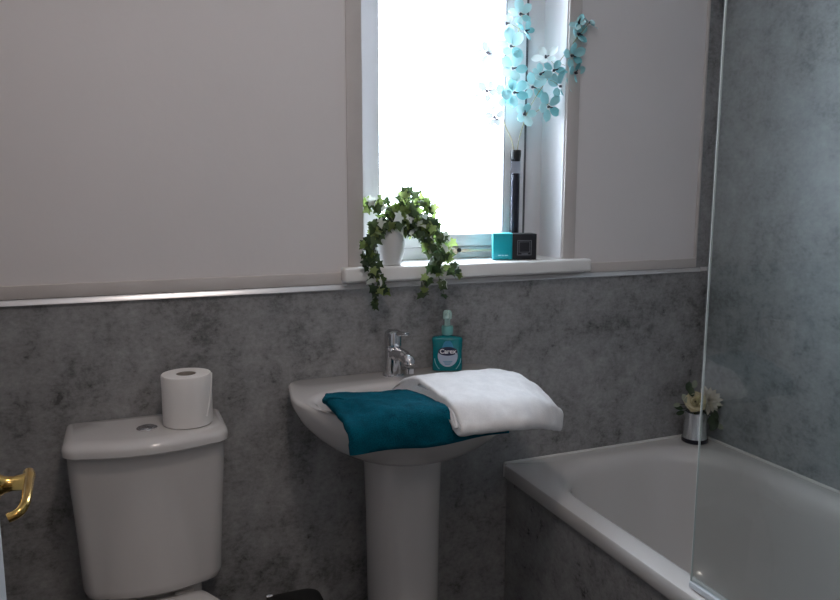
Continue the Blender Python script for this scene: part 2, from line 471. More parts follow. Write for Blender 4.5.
# loose outer sheet edge, slanting down the side
bm = bpt(); pts = []
for i in range(11):
    t = i/10; a = -.22 - .60*t; z = .1115-.090*t
    r0 = .0532
    pts.append([Vector((tr[0]+r*math.cos(a+o), tr[1]+r*math.sin(a+o), tr[2]+z-dz)) for r, o, dz in ((r0, -.03, 0), (r0+.0020, -.02, .001), (r0+.0020, .03, .002), (r0-.0005, .09, .004))])
loft(bm, pts, closed=False); finish('loose_sheet', bm, M['paper'], roll)

# ------------------------------------------------------------------ basin on pedestal
BX = .622
def dring(z, a, f, yb, xw=None, n=64, yc=-.15):
    pts = []
    for i in range(n):
        t = 2*PI*i/n; c, s = math.cos(t), math.sin(t)
        if s < 0:   # front half
            x = a*c; y = yc + (yc-f)*s
        else:
            q = 14.0
            x = a*(abs(c)**(2/q))*(1 if c >= 0 else -1)
            y = yc + (yb-yc)*abs(s)**(2/q)
            x *= 1-.085*((y-yc)/(yb-yc))**1.3
        pts.append(Vector((BX+x, y, z)))
    return pts
sink = root('pedestal_sink', (BX, -.15, 0), 'white D-shaped washbasin on a tall pedestal, towels laid across it', 'sink')
def basin():
    bm = bpt(); R = []
    for z, a, f, yb in ((.690, .080, -.20, -.03), (.693, .110, -.230, -.02), (.703, .138, -.268, -.012), (.722, .176, -.308, -.006), (.745, .210, -.338, -.003),
                        (.77, .238, -.362, -.002), (.80, .264, -.383, -.002), (.83, .280, -.396, -.002), (.851, .286, -.401, -.002), (.858, .2845, -.3995, -.003), (.8605, .280, -.395, -.006)):
        R.append(dring(z, a, f, yb))
    # inner bowl, its back edge leaves a deck for the tap
    for z, a, f, yb in ((.8610, .262, -.379, -.10), (.8600, .250, -.369, -.118), (.852, .240, -.360, -.127), (.82, .222, -.342, -.135), (.78, .19, -.318, -.15), (.75, .13, -.28, -.175), (.745, .03, -.235, -.215)):
        ring = []
        for i in range(64):
            t = 2*PI*i/64; c, s = math.cos(t), math.sin(t); q = 2.4
            yc = -.215
            x = a*(abs(c)**(2/q))*(1 if c >= 0 else -1)
            y = yc + (yc-f)*-(abs(s)**(2/q)) if s < 0 else yc + (yb-yc)*(abs(s)**(2/q))
            ring.append(Vector((BX+x, y, z)))
        R.append(ring)
    loft(bm, R)
    return bm
bas = finish('basin', basin(), M['ceramic'], sink, 50)
bm = bpt(); lathe(bm, [(.024, 0), (.024, .002), (.018, .003), (.012, .001)], (BX, -.225, .7455), 24); finish('waste', bm, M['chrome'], bas)
def pedestal():
    bm = bpt(); R = []
    for z, a, d in ((0, .105, .125), (.02, .102, .120), (.06, .090, .108), (.3, .086, .104), (.55, .089, .107), (.66, .092, .112), (.705, .095, .116)):
        ring = []
        for i in range(40):
            t = 2*PI*i/40; c, s = math.cos(t), math.sin(t); q = 2.3
            ring.append(Vector((BX-.008+a*(abs(c)**(2/q))*(1 if c >= 0 else -1), -.118+d*(abs(s)**(2/q))*(1 if s >= 0 else -1)*(1 if s < 0 else .8), z)))
        R.append(ring)
    loft(bm, R); return bm
finish('pedestal', pedestal(), M['ceramic'], sink)

# tap
TP = (.616, -.055, .861)
tap = root('mixer_tap', TP, 'chrome single lever mixer tap at the back of the washbasin', 'tap')
tilt = Matrix.Rotation(math.radians(0), 4, 'Z')
def rot_at(z): return Matrix.Translation(TP) @ Matrix.Rotation(math.radians(z), 4, 'Z')
TR = rot_at(10)     # the spout points forward and to the right
bm = bpt()
lathe(bm, [(.0, 0), (.026, 0), (.027, .003), (.026, .006), (.0215, .008), (.0215, .03), (.021, .06), (.021, .072), (.0195, .074)], TP, 32)
finish('body', bm, M['chrome'], tap)
bm = bpt()
sp = smooth_path([(0, .0, .052), (0, -.022, .060), (0, -.050, .060), (0, -.074, .054), (0, -.081, .043)], 5)
V = tube(bm, [TR @ p for p in sp], [.0175]*6+[.0160]*6+[.0140]*6+[.0125]*3, 16)
finish('spout', bm, M['chrome'], tap)
bm = bpt(); lathe(bm, [(.0105, .018), (.0105, .030)], tuple(TR @ Vector((0, -.081, .006))), 18); finish('aerator', bm, M['chrome'], tap)
bm = bpt()
lathe(bm, [(.0195, .0755), (.0215, .078), (.0215, .104), (.020, .112), (.014, .117), (.0, .118)], TP, 32, 0, True, False)
lv = finish('lever', bm, M['chrome'], tap)
bm = bpt()
add_box(bm, -.008, .008, -.060, -.005, .092, .102, .004, 3, 0, rot_at(26) @ Matrix.Translation((0, 0, .01)) @ Matrix.Rotation(math.radians(-6), 4, 'X'))
finish('lever_handle', bm, M['chrome'], lv)

# ------------------------------------------------------------------ soap bottle
SB = Vector((.7665, -.050, .8615))
soap = root('hand_soap_bottle', SB, 'turquoise pump bottle of hand wash standing at the back of the washbasin', 'soap bottle')
SR = Matrix.Translation(SB) @ Matrix.Rotation(math.radians(-20), 4, 'Z')
def sell(a, b, z, q=3.6, n=48, sx=0):
    return [SR @ Vector((a*(abs(math.cos(t))**(2/q))*(1 if math.cos(t) >= 0 else -1)+sx, b*(abs(math.sin(t))**(2/q))*(1 if math.sin(t) >= 0 else -1), z)) for t in [2*PI*i/n for i in range(n)]]
bm = bpt()
loft(bm, [sell(.034, .016, 0), sell(.0385, .020, .002), sell(.0395, .021, .008), sell(.0385, .0205, .03), sell(.038, .020, .05), sell(.0395, .020, .075),
          sell(.040, .0195, .083), sell(.0385, .0185, .0865), sell(.033, .016, .0885), sell(.016, .013, .0905, 2), sell(.0125, .0125, .092, 2), sell(.0125, .0125, .097, 2)])
body = finish('bottle', bm, M['soap'], soap)
bm = bpt(); lathe(bm, [(.0145, .094), (.0150, .096), (.0150, .112), (.0135, .116), (.009, .117)], tuple(SB), 28); col = finish('collar', bm, M['collar'], soap)
bm = bpt()
lathe(bm, [(.0075, .115), (.0075, .134), (.0115, .1345), (.012, .136), (.0115, .150), (.009, .1555), (.004, .157)], tuple(SB), 24)
tube(bm, [SR @ Vector(p) for p in ((0, -.002, .147), (0, -.018, .1475), (0, -.028, .145), (0, -.031, .139))], [.0062, .0055, .0045, .004], 12)
pu = finish('pump_head', bm, M['pump'], soap)
FY = -.0214
def flat(fn, y, n=40, name='x', mat=None, par=None):
    bm = bpt(); pts = [fn(2*PI*i/n) for i in range(n)]
    loft(bm, [[SR @ Vector((x, y, z)) for x, z in pts], [SR @ Vector((x, y-.0006, z)) for x, z in pts]])
    return finish(name, bm, mat, par)
lab = flat(lambda t: (.0255*math.cos(t), .042+.029*math.sin(t) if math.sin(t) < 0 else .042+.022*math.sin(t)), FY, 40, 'label', M['label_lilac'], body)
bm = bpt()
pts = [(-.016, .060), (.016, .060), (.011, .074), (.006, .080), (-.006, .080), (-.011, .074)]
loft(bm, [[SR @ Vector((x, FY-.0000, z)) for x, z in pts], [SR @ Vector((x, FY-.0008, z)) for x, z in pts]]); finish('label_flash', bm, M['label_blue'], body)
logo = flat(lambda t: (.0245*math.cos(t), .0535+.0115*math.sin(t)), FY-.0007, 40, 'logo_oval', M['navy'], body)
def text_mesh(txt, size, ext=.0003):
    cu = bpy.data.curves.new('lettering', 'FONT'); cu.body = txt; cu.size = size; cu.align_x = 'CENTER'; cu.align_y = 'CENTER'; cu.extrude = ext; cu.offset = .0003
    ob = bpy.data.objects.new('lettering_source', cu); C.objects.link(ob)
    bpy.context.view_layer.update()
    me = bpy.data.meshes.new_from_object(ob.evaluated_get(bpy.context.evaluated_depsgraph_get()))
    bpy.data.objects.remove(ob); bpy.data.curves.remove(cu)
    return me
me = text_mesh('Carex', .0165)
me.transform(SR @ Matrix.Translation((0, FY-.0017, .0532)) @ Matrix.Rotation(PI/2, 4, 'X'))
bm = bpt(); bm.from_mesh(me); bpy.data.meshes.remove(me)
finish('lettering', bm, M['white_print'], body)
bm = bpt()
for k in range(3):
    z = .026-k*.0035
    add_box(bm, -.012+.0025*k, .012-.0025*k, FY-.0012, FY-.0004, z, z+.0014, 0, 2, 0, SR)
finish('small_print', bm, M['label_blue'], body)
for s in (-1, 1):
    bm = bpt()
    pts = [Vector((s*(.0345-.012*t*t), FY+.0006, .035-.028*t)) for t in [i/8 for i in range(9)]]
    loft(bm, [[SR @ (p+Vector((s*dx, dy, 0))) for dx, dy in ((0, 0), (0, -.0008), (-.002, -.0008), (-.002, 0))] for p in pts])
    finish('label_line', bm, M['label_line'], body)

# ------------------------------------------------------------------ towels
def lerp_tab(tab, x):
    """interpolate rows (x, v0, v1, ..) smoothly"""
    if x <= tab[0][0]: return tab[0][1:]
    for a, b in zip(tab, tab[1:]):
        if x <= b[0]:
            t = (x-a[0])/(b[0]-a[0]); t = t*t*(3-2*t)*.5+t*.5
            return [p+(q-p)*t for p, q in zip(a[1:], b[1:])]
    return tab[-1][1:]

def strip_mesh(bm, xs, prof, th, rough=.0015, seed=0, xoff=None, sub=5, endr=True):
    """cloth strip: prof(x) gives a centre line in (y, z); closed section of thickness th swept along x with rounded ends"""
    rings = []; n = len(xs); L = xs[-1]-xs[0]
    for x in xs:
        d = min(x-xs[0], xs[-1]-x)
        k = min(1, d/(th*.5)); k = math.sqrt(max(0, 1-(1-k)**2)); k = .12+.88*k
        cl = smooth_path([Vector((0, y, z)) for y, z in prof(x)], sub)
        up, dn = [], []; m = len(cl)
        for i, p in enumerate(cl):
            t = (cl[min(i+1, m-1)]-cl[max(i-1, 0)]).normalized(); nn = Vector((0, -t.z, t.y))
            if nn.length == 0: nn = Vector((0, 0, 1))
            s = i/(m-1)
            e = min(s, 1-s)*m/2.0
            h = th*.5*k*(min(1, math.sqrt(min(1, .25+e*.5))))
            xo = xoff(s, x) if xoff else 0
            for lst, sg in ((up, 1), (dn, -1)):
                q = Vector((x+xo, p.y, p.z))+nn*h*sg
                w = noise.noise(q*16+Vector((seed, 0, 0)))*rough*2.2+noise.noise(q*60+Vector((0, seed, 0)))*rough
                lst.append(q+nn*sg*w+Vector((noise.noise(q*25+Vector((9, seed, 3)))*rough*2*(1 if d < th else .2), 0, 0)))
        rings.append(up+dn[::-1])
    loft(bm, rings)

def xr(a, b, n, ends=.006):
    """positions with extra ones near both ends"""
    e = [0, .0008, .002, .004, ends]
    mid = [a+ends+(b-a-2*ends)*i/n for i in range(1, n)]
    return [a+v for v in e]+mid+[b-v for v in e[::-1]]

def teal_prof(x):
    t = min(1, max(0, (x-.377)/(.735-.377))); u = math.sin(PI*t)
    rim = -.15-.252*math.sqrt(max(.05, 1-((x-BX)/.287)**2))     # where the front rim of the basin lies
    rim = max(min(rim-.004, -.30), -.408)
    fy = -.405-.030*min(1, t*2.2)
    zb = .806+.010*t+.0025*math.sin(30*x)
    back = -.215+.01*t
    low = .003+.012*min(1, t*1.7)
    return [(back, .8765-low), (back-.045, .882-low), ((back+rim)/2-.02, .882-low*.8), (rim+.03, .8795-low*.45), (rim-.003, .8715-low*.12), (min(rim-.016, fy+.012), .850), (fy, zb)]
bm = bpt()
strip_mesh(bm, xr(.383, .735, 60), teal_prof, .0195, .0018, 3, lambda s, x: (.012*s*s+.007*noise.noise(Vector((s*7, x*2, 0)))+.005*noise.noise(Vector((s*19, x*2, 4)))*min(1, s*3))*min(1, max(0, (.50-x)/.10))+.016*max(0, 1-s*5)**2*max(0, 1-(x-.383)/.02))
tt = finish('hand_towel', bm, M['teal'], None, 80)
tag(tt, 'teal terry towel folded flat and hanging over the front of the washbasin', 'towel', 'towels laid over the washbasin')

# white towel: a folded bath towel arched over the basin rim, left end shows its layers
WT = [ # x, back y, back z, ridge y, ridge z, shoulder y, shoulder z, front y, front z
    (.575, -.150, .853, -.255, .8990, -.365, .889, -.462, .852),
    (.66,  -.145, .858, -.255, .8985, -.365, .889, -.462, .850),
    (.75,  -.140, .860, -.250, .8910, -.358, .881, -.453, .845),
    (.83,  -.130, .860, -.245, .8835, -.345, .869, -.420, .828),
    (.875, -.130, .846, -.235, .8750, -.325, .852, -.380, .806),
    (.92,  -.135, .826, -.230, .8480, -.300, .824, -.335, .783),
    (.950, -.150, .800, -.225, .8180, -.285, .800, -.305, .772),
    (.970, -.175, .780, -.225, .7900, -.265, .783, -.280, .774)]
def white_prof(off, curl, trim):
    def f(x):
        by, bz, ry, rz, sy, sz, fy, fz = lerp_tab(WT, x)
        P = [(by, bz), ((by+ry)/2, (bz+rz)/2+.009), (ry, rz), ((ry+sy)/2, (rz+sz)/2+.002), (sy, sz), ((sy+fy)/2-.008, (sz+fz)/2+.010), (fy, fz)]
        if trim: P[-1] = (fy+trim*.4, fz+trim); P[-2] = (P[-2][0]+trim*.2, P[-2][1]+trim*.25)
        m = len(P); Q = []
        for i, (y, z) in enumerate(P):
            a, b = P[max(0, i-1)], P[min(m-1, i+1)]
            ty, tz = b[0]-a[0], b[1]-a[1]; l = math.hypot(ty, tz); ofs = off*(.6, .85, 1)[min(i, 2)]
            Q.append((y-ofs*tz/l, z+ofs*ty/l))
        if curl:
            fy, fz = Q[-1]
            Q += [(fy+.004, fz-.011), (fy+.014, fz-.010), (fy+.020, fz+.002)]
        return Q
    return f
def wx(s, x):
    t = max(0, 1-(x-.575)/.12)
    return (.022*s + .020*math.sin(PI*s))*t
bm = bpt()
strip_mesh(bm, xr(.577, .969, 56), white_prof(0, True, 0), .0165, .0016, 11, wx)
strip_mesh(bm, xr(.5785, .950, 44), white_prof(.0145, False, .008), .0150, .0014, 23, wx)
strip_mesh(bm, xr(.5805, .955, 44), white_prof(.0075, False, .004), .0150, .0014, 31, wx)
wt = finish('bath_towel', bm, M['white_towel'], None, 80)
tag(wt, 'thick white towel folded double, draped over the right side of the washbasin', 'towel', 'towels laid over the washbasin')

# ------------------------------------------------------------------ bath
bath = root('bathtub', (1.31, -.85, 0), 'white built-in bathtub in the corner with a grey side panel', 'bathtub')
bx0, bx1, by0, by1, bz = .9662, 1.6650, -1.582, -.002, .56
def tub():
    bm = bpt(); R = []
    R.append(rrect(bx0+.018, bx1, by0, by1, .006, .521))
    R.append(rrect(bx0+.002, bx1, by0, by1, .006, .520))
    R.append(rrect(bx0, bx1, by0, by1, .007, .524))
    R.append(rrect(bx0, bx1, by0, by1, .007, .552))
    R.append(rrect(bx0+.0025, bx1-.001, by0+.001, by1-.001, .008, .5575))
    R.append(rrect(bx0+.008, bx1-.002, by0+.002, by1-.002, .010, .560))
    ix0, ix1, iy0, iy1 = 1.024, 1.618, -1.50, -.052
    R.append(rrect(ix0-.020, ix1+.020, iy0-.020, iy1+.020, .216, .5605))
    for d, z in ((-.011, .5602), (-.003, .5588), (.004, .5560), (.011, .5515), (.017, .5450), (.022, .536), (.026, .525)):
        R.append(rrect(ix0+d, ix1-d, iy0+d, iy1-d, .205-d*.4, z))
    for d, e, z in ((.030, .031, .50), (.035, .040, .44), (.044, .056, .36), (.062, .085, .26), (.088, .125, .205), (.13, .19, .175), (.18, .27, .163)):
        R.append(rrect(ix0+d, ix1-d, iy0+e, iy1-e, max(.06, .20-d*.5), z))
    loft(bm, R, cap0=False)
    return bm
finish('tub', tub(), M['acrylic'], bath)
bm = bpt(); add_box(bm, bx0+.010, bx0+.028, by0, by1, 0, .5195); sp_ = finish('side_panel', bm, M['panel'], bath); sp_['label'] = 'grey stone-effect panel'
bm = bpt()
tube(bm, [(bx0+.001, -.004, .5625), (bx1-.006, -.004, .5625)], .0042, 8); tube(bm, [(bx1-.004, -.006, .5625), (bx1-.004, by0, .5625)], .0042, 8)
add_box(bm, bx0-.001, bx0+.004, -.005, -.0005, .522, .563, .001)
finish('sealant_bead', bm, M['sealant'], bath)
bm = bpt(); lathe(bm, [(.024, 0), (.024, .003), (.016, .004)], (1.32, -1.25, .1635), 24); finish('plug', bm, M['chrome'], bath)

# glass screen standing on the bath edge
scr = root('bath_screen', (.988, -1.2, .56), 'clear glass shower screen standing on the bathtub rim', 'shower screen')
gx = .988
bm = bpt(); add_box(bm, gx-.002, gx+.002, -1.57, -.7135, .574, 1.96); finish('glass', bm, M['screen'], scr)
bm = bpt(); add_box(bm, gx-.002, gx+.002, -.7134, -.712, .574, 1.96); finish('polished_edge', bm, M['screen_edge'], scr)
bm = bpt(); add_box(bm, gx-.006, gx+.006, -1.57, -.713, .5625, .5745, .002); finish('seal_strip', bm, M['seal'], scr)
bm = bpt(); add_box(bm, gx-.012, gx+.012, -1.583, -1.565, .5625, 1.97, .003); finish('wall_profile', bm, M['chrome'], scr)

# vase with flowers in the corner of the bath
VB = Vector((1.601, -.056, .5612))
vas = root('silver_vase', VB, 'silvered glass vase of cream flowers in the bathtub corner', 'vase')
bm = bpt(); lathe(bm, [(.036, 0), (.0385, .002), (.039, .012), (.0375, .0135)], tuple(VB), 36); finish('base', bm, M['black_gloss'], vas)
bm = bpt(); lathe(bm, [(.0370, .0137), (.0355, .022), (.0335, .05), (.0335, .075), (.0345, .094), (.0335, .094), (.0325, .075), (.0325, .05), (.034, .018), (.005, .016)], tuple(VB), 40, 0, False, True)
finish('vessel', bm, M['mirror_vase'], vas)

def petal(bm, M4, L, W, cup=.3, curl=.3, tip=1.0, n=6, m=4, mi=0):
    """petal growing along +Y from the origin, facing +Z"""
    V = []
    for i in range(n+1):
        t = i/n; w = W*max(.16, math.sqrt(max(0, 1-(2*(.04+.955*t)**(1.0 if tip < 1 else 1.25)-1)**2)))*(1 if t < 1 else max(.3, tip*.45))
        row = []
        for j in range(m+1):
            s = (j/m-.5)*2
            x = s*w*.5; y = L*t*(1-.06*s*s); z = L*(cup*t*t*0.5*curl*2) + W*cup*s*s*.35*(1-.3*t)
            row.append(bm.verts.new(M4 @ Vector((x, y, z))))
        V.append(row)
    for a, b in zip(V, V[1:]):
        for j in range(m):
            f = bm.faces.new((a[j], a[j+1], b[j+1], b[j])); f.material_index = mi

def face_to(pos, direction, spin=0, size=1):
    """matrix whose +Z looks along direction"""
    d = Vector(direction).normalized()
    q = d.to_track_quat('Z', 'Y').to_matrix().to_4x4()
    return Matrix.Translation(pos) @ q @ Matrix.Rotation(spin, 4, 'Z') @ Matrix.Scale(size, 4)

def rose(bm, Mx):
    for ring, (cnt, L, W, tilt, z) in enumerate(((5, .034, .038, 18, .0), (5, .030, .034, 38, .004), (5, .026, .028, 58, .007), (4, .021, .022, 72, .009), (3, .016, .016, 82, .010))):
        for k in range(cnt):
            a = 2*PI*k/cnt + ring*.65
            Pm = Mx @ Matrix.Rotation(a, 4, 'Z') @ Matrix.Translation((0, .002+.001*ring, z)) @ Matrix.Rotation(math.radians(tilt), 4, 'X')
            petal(bm, Pm, L, W, .5, -.2 if ring < 2 else .4)
camdir = Vector((-.66, -.70, .28))
rp = Vector((1.570, -.082, .697))
ro = root('cream_rose', rp, 'open cream rose at the front of the small silver vase', 'flower')
bm = bpt(); rose(bm, face_to(rp, (-.62, -.70, .25), .3, 1.0)); finish('bloom', bm, M['rose'], ro, 80)
bm = bpt(); tube(bm, smooth_path([rp+Vector((.006, .007, -.004)), rp+Vector((.02, .02, -.03)), VB+Vector((.0, .0, .03))], 4), .0022, 7); finish('stem', bm, M['vine'], ro)
dp = Vector((1.625, -.078, .694))
da = root('ivory_dahlia', dp, 'ivory many-petalled flower leaning right over the silver vase', 'flower')
bm = bpt(); Mx = face_to(dp, (-.30, -.75, .42), .2, 1.30)
for ring, (cnt, L, W, tilt) in enumerate(((14, .036, .012, 6), (12, .031, .011, 28), (9, .025, .009, 52), (6, .018, .007, 72))):
    for k in range(cnt):
        petal(bm, Mx @ Matrix.Rotation(2*PI*(k+.5*ring)/cnt+random.uniform(-.1, .1), 4, 'Z') @ Matrix.Rotation(math.radians(tilt+random.uniform(-8, 8)), 4, 'X'), L*random.uniform(.85, 1.1), W, .3, .2, .6, 4, 2)
finish('bloom', bm, M['dahlia'], da, 80)
bm = bpt(); tube(bm, smooth_path([dp+Vector((.001, .006, -.004)), dp+Vector((-.005, .014, -.035)), VB+Vector((.006, .0, .03))], 4), .0022, 7); finish('stem', bm, M['vine'], da)
# leaf sprigs round the blooms
lp = Vector((1.60, -.056, .665))
sp1 = root('leaf_sprig', lp, 'dark leaf sprig spreading left of the cream rose', 'leaf sprig', 'leaf sprigs in the silver vase')
bm = bpt()
lf = [((1.545, -.075, .695), (-.8, -.5, .4), .6, .030), ((1.532, -.072, .675), (-.6, -.7, .1), 1.2, .028), ((1.553, -.088, .716), (-.5, -.7, .6), .2, .034), ((1.524, -.070, .690), (-.3, -.9, .2), 1.7, .024),
      ((1.560, -.060, .725), (-.4, -.6, .7), -.2, .034), ((1.545, -.065, .664), (-.6, -.7, 0), 2.0, .026), ((1.590, -.050, .728), (-.3, -.7, .6), -.4, .03)]
for i, (p, d, s, L) in enumerate(lf):
    petal(bm, face_to(p, d, s), L, L*.55, .25, .2, .4, 5, 2, 0 if i % 3 else 1)
    tube(bm, [Vector(p), (Vector(p)+lp)/2+Vector((0, 0, .006)), lp], .0010, 5, 0)
finish('leaves', bm, [M['dark_leaf'], M['pale_leaf']], sp1, 80)
sp2 = root('leaf_sprig', lp+Vector((.01, -.01, 0)), 'dark leaf sprig drooping right of the silver vase under the ivory flower', 'leaf sprig', 'leaf sprigs in the silver vase')
bm = bpt(); l0 = lp+Vector((.012, -.012, -.006))
lf = [((1.635, -.090, .665), (-.3, -.9, .1), 3.4, .036), ((1.640, -.098, .640), (-.3, -.9, .0), 3.0, .036), ((1.622, -.102, .655), (-.4, -.8, .1), 2.9, .036), ((1.646, -.095, .622), (-.4, -.8, .1), -2.2, .026), ((1.630, -.105, .630), (-.4, -.8, .2), 2.6, .030), ((1.640, -.08, .68), (-.3, -.9, .2), 4.4, .030)]
for i, (p, d, s, L) in enumerate(lf):
    petal(bm, face_to(p, d, s), L, L*.6, .25, .2, .4, 5, 2, 1 if i == 3 else 0)
    tube(bm, [Vector(p), (Vector(p)+l0)/2+Vector((0, 0, .004)), l0], .0010, 5, 0)
finish('leaves', bm, [M['dark_leaf'], M['pale_leaf']], sp2, 80)

# ------------------------------------------------------------------ things on the sill
# ivy
PC = Vector((.6335, .004, SILL+.0005))
ivy = root('potted_ivy', PC, 'trailing green ivy in a small white pot at the left end of the windowsill', 'potted plant')
bm = bpt(); lathe(bm, [(.020, 0), (.024, .001), (.0260, .004), (.032, .03), (.0345, .055), (.033, .08), (.0285, .096), (.0275, .100), (.0255, .100), (.0255, .094), (.028, .085)], tuple(PC), 36, 0, True, False)
finish('pot', bm, M['pot'], ivy)
bm = bpt(); lathe(bm, [(.0275, .083), (.020, .088), (.006, .090)], tuple(PC), 20); finish('soil', bm, M['soil'], ivy)
LEAF = [(0, 0), (.22, -.16), (.52, -.10), (.40, .16), (.70, .42), (.34, .52), (.20, .72), (0, 1.08)]
LEAF = LEAF + [(-x, y) for x, y in LEAF[-2:0:-1]]
def ivy_leaf(bm, Mx, s, mi=0):
    c = bm.verts.new(Mx @ Vector((0, .32*s, .05*s)))
    vs = [bm.verts.new(Mx @ Vector((x*s*.95, y*s, -.12*s*abs(x)-.10*s*max(0, y-.5)))) for x, y in LEAF]
    for a, b in zip(vs, vs[1:]+vs[:1]):
        f = bm.faces.new((c, a, b)); f.material_index = mi
def W(u, v, y): return Vector((.645+(u-392)*.00272, y, 1.125+(268-v)*.00253))
vines = [
    ([(392, 233, .004), (392, 216, .0), (396, 200, .0), (398, 188, -.005)], 'backlit'),
    ([(393, 233, .004), (404, 214, .01), (412, 202, .0), (419, 199, .0), (426, 207, -.01)], 'backlit'),
    ([(391, 233, .004), (384, 214, .0), (375, 206, -.01), (367, 204, -.01), (364, 212, -.02)], 'backlit'),
    ([(390, 233, .004), (378, 219, -.02), (364, 228, -.035), (358, 240, -.045), (354, 254, -.05), (360, 262, -.055)], 'dark'),
    ([(390, 233, .004), (374, 222, -.025), (363, 240, -.045), (363, 264, -.055), (367, 281, -.055), (364, 294, -.052), (364, 303, -.05)], 'dark'),
    ([(390, 233, .004), (376, 220, -.02), (365, 236, -.04), (361, 256, -.05), (368, 272, -.055), (371, 282, -.055)], 'dark'),
    ([(395, 233, .004), (410, 226, -.01), (424, 230, -.02), (433, 240, -.025), (440, 249, -.03), (438, 260, -.03)], 'backlit'),
    ([(396, 233, .004), (413, 232, -.03), (421, 250, -.045), (417, 268, -.055), (411, 281, -.055), (413, 291, -.05)], 'dark'),
    ([(397, 233, .004), (415, 230, -.02), (428, 250, -.045), (425, 268, -.055), (430, 284, -.052), (433, 293, -.05)], 'dark'),
    ([(397, 233, .004), (418, 228, -.015), (431, 245, -.03), (437, 260, -.045), (444, 269, -.05), (451, 272, -.05)], 'mid'),
    ([(393, 232, .004), (400, 216, -.005), (406, 206, -.01), (401, 197, -.01)], 'backlit'),
    ([(392, 232, .004), (387, 214, -.01), (382, 204, -.01), (385, 196, -.01)], 'backlit'),
    ([(395, 233, .004), (407, 221, -.02), (419, 216, -.03), (427, 223, -.035), (432, 236, -.04)], 'mid'),
    ([(398, 233, .004), (406, 224, -.02), (413, 230, -.035), (418, 244, -.045), (421, 258, -.05)], 'dark'),
    ([(391, 233, .004), (386, 223, -.02), (392, 218, -.03), (402, 215, -.035), (412, 214, -.04), (420, 224, -.045)], 'mid'),
    ([(393, 233, .004), (398, 220, .0), (408, 212, .0), (415, 206, -.01), (422, 212, -.015)], 'backlit'),
    ([(392, 233, .004), (388, 221, .0), (392, 208, .0), (402, 205, -.01), (411, 208, -.015)], 'backlit'),
    ([(396, 233, .004), (410, 222, -.01), (424, 224, -.02), (434, 233, -.03), (439, 244, -.03)], 'backlit'),
    ([(391, 233, .004), (383, 226, -.01), (376, 220, -.02), (370, 222, -.03), (365, 228, -.035)], 'mid'),
]
cam_loc = Vector((0, -1.7371, 1.319))
for pts, tone in vines:
    path = smooth_path([W(u, v, y) for u, v, y in pts], 8)
    bm = bpt(); tube(bm, path, .0011, 5); vn = finish('vine', bm, M['vine'], ivy)
    bm = bpt(); acc = 0; nxt = .018
    tot = sum((b-a).length for a, b in zip(path, path[1:]))
    for a, b in zip(path, path[1:]):
        acc += (b-a).length
        if acc < nxt: continue
        nxt = acc + random.uniform(.009, .0135)
        f = acc/tot
        d = (b-a).normalized()
        for rep in range(2 if f > .12 and random.random() < .72 else 1):
            out = Vector((random.uniform(-.75, .75), -.8+random.uniform(-.4, .6), random.uniform(-.1, .75)))
            p = b + Vector((random.uniform(-.011, .011), random.uniform(-.010, .006), random.uniform(-.010, .010)))
            if p.z < SILL+.012 and p.y > -.046: p.y = -.048-random.uniform(0, .008)
            s = random.uniform(.021, .031)*(1-.22*f)
            if tone == 'backlit': s *= 1.25
            r = random.random()
            if tone == 'backlit': mi = 1 if r < .65 else (0 if r < .93 else 2)
            elif tone == 'mid': mi = 0 if r < .55 else (1 if r < .87 else 2)
            else: mi = 0 if r < .78 else (2 if r < .90 else 1)
            mt = face_to(p, out, PI+random.uniform(-1.1, 1.1) if tone != 'backlit' else random.uniform(-2.4, 2.4))
            ivy_leaf(bm, mt, s, mi)
    finish('leaves', bm, [M['ivy'], M['ivy_backlit'], M['ivy_white']], vn, 80)

# two small boxes
SB0 = SILL+.0008
tb = root('turquoise_box', (.969, .045, SB0), 'small turquoise box beside the black box on the windowsill', 'box', 'small boxes on the windowsill')
Rz = Matrix.Translation((.9620, .020, SB0)) @ Matrix.Rotation(math.radians(-24), 4, 'Z')
bm = bpt(); add_box(bm, -.0265, .0265, 0, .045, 0, .0715, .0025, 3, 0, Rz); bxm = finish('carton', bm, M['teal_card'], tb)
bm = bpt()
for x0, x1, z0, z1 in ((-.0265, .0265, .0695, .0720), (-.0270, -.0245, .001, .0715)):
    add_box(bm, x0, x1, -.0006, .0440, z0, z1, 0, 2, 0, Rz)
finish('edge', bm, M['teal_edge'], bxm)
bm = bpt()
for x0, x1 in ((-.012, -.004), (-.002, .004), (.006, .015)): add_box(bm, x0, x1, -.0010, .0004, .011, .0135, 0, 2, 0, Rz)
finish('print', bm, M['pale_print'], bxm)
bb = root('black_box', (1.028, .045, SB0), 'small black box printed with a square outline on the windowsill', 'box', 'small boxes on the windowsill')
Rz = Matrix.Translation((1.0205, .004, SB0)) @ Matrix.Rotation(math.radians(-14), 4, 'Z')
bm = bpt(); add_box(bm, -.0345, .0345, 0, .050, 0, .0705, .002, 2, 0, Rz); bxm = finish('carton', bm, M['black_card'], bb)
bm = bpt()
def frame(bm, x0, x1, z0, z1, w, y):
    add_box(bm, x0, x1, -.0008, y, z0, z0+w, 0, 2, 0, Rz); add_box(bm, x0, x1, -.0008, y, z1-w, z1, 0, 2, 0, Rz)
    add_box(bm, x0, x0+w, -.0008, y, z0+w, z1-w, 0, 2, 0, Rz); add_box(bm, x1-w, x1, -.0008, y, z0+w, z1-w, 0, 2, 0, Rz)
frame(bm, -.020, .020, .012, .053, .0016, .0004)
frame(bm, -.0155, .0155, .020, .049, .0010, .0004)
add_box(bm, -.008, .010, -.0009, .0004, .0145, .0170, 0, 2, 0, Rz)
finish('print', bm, M['grey_line'], bxm)

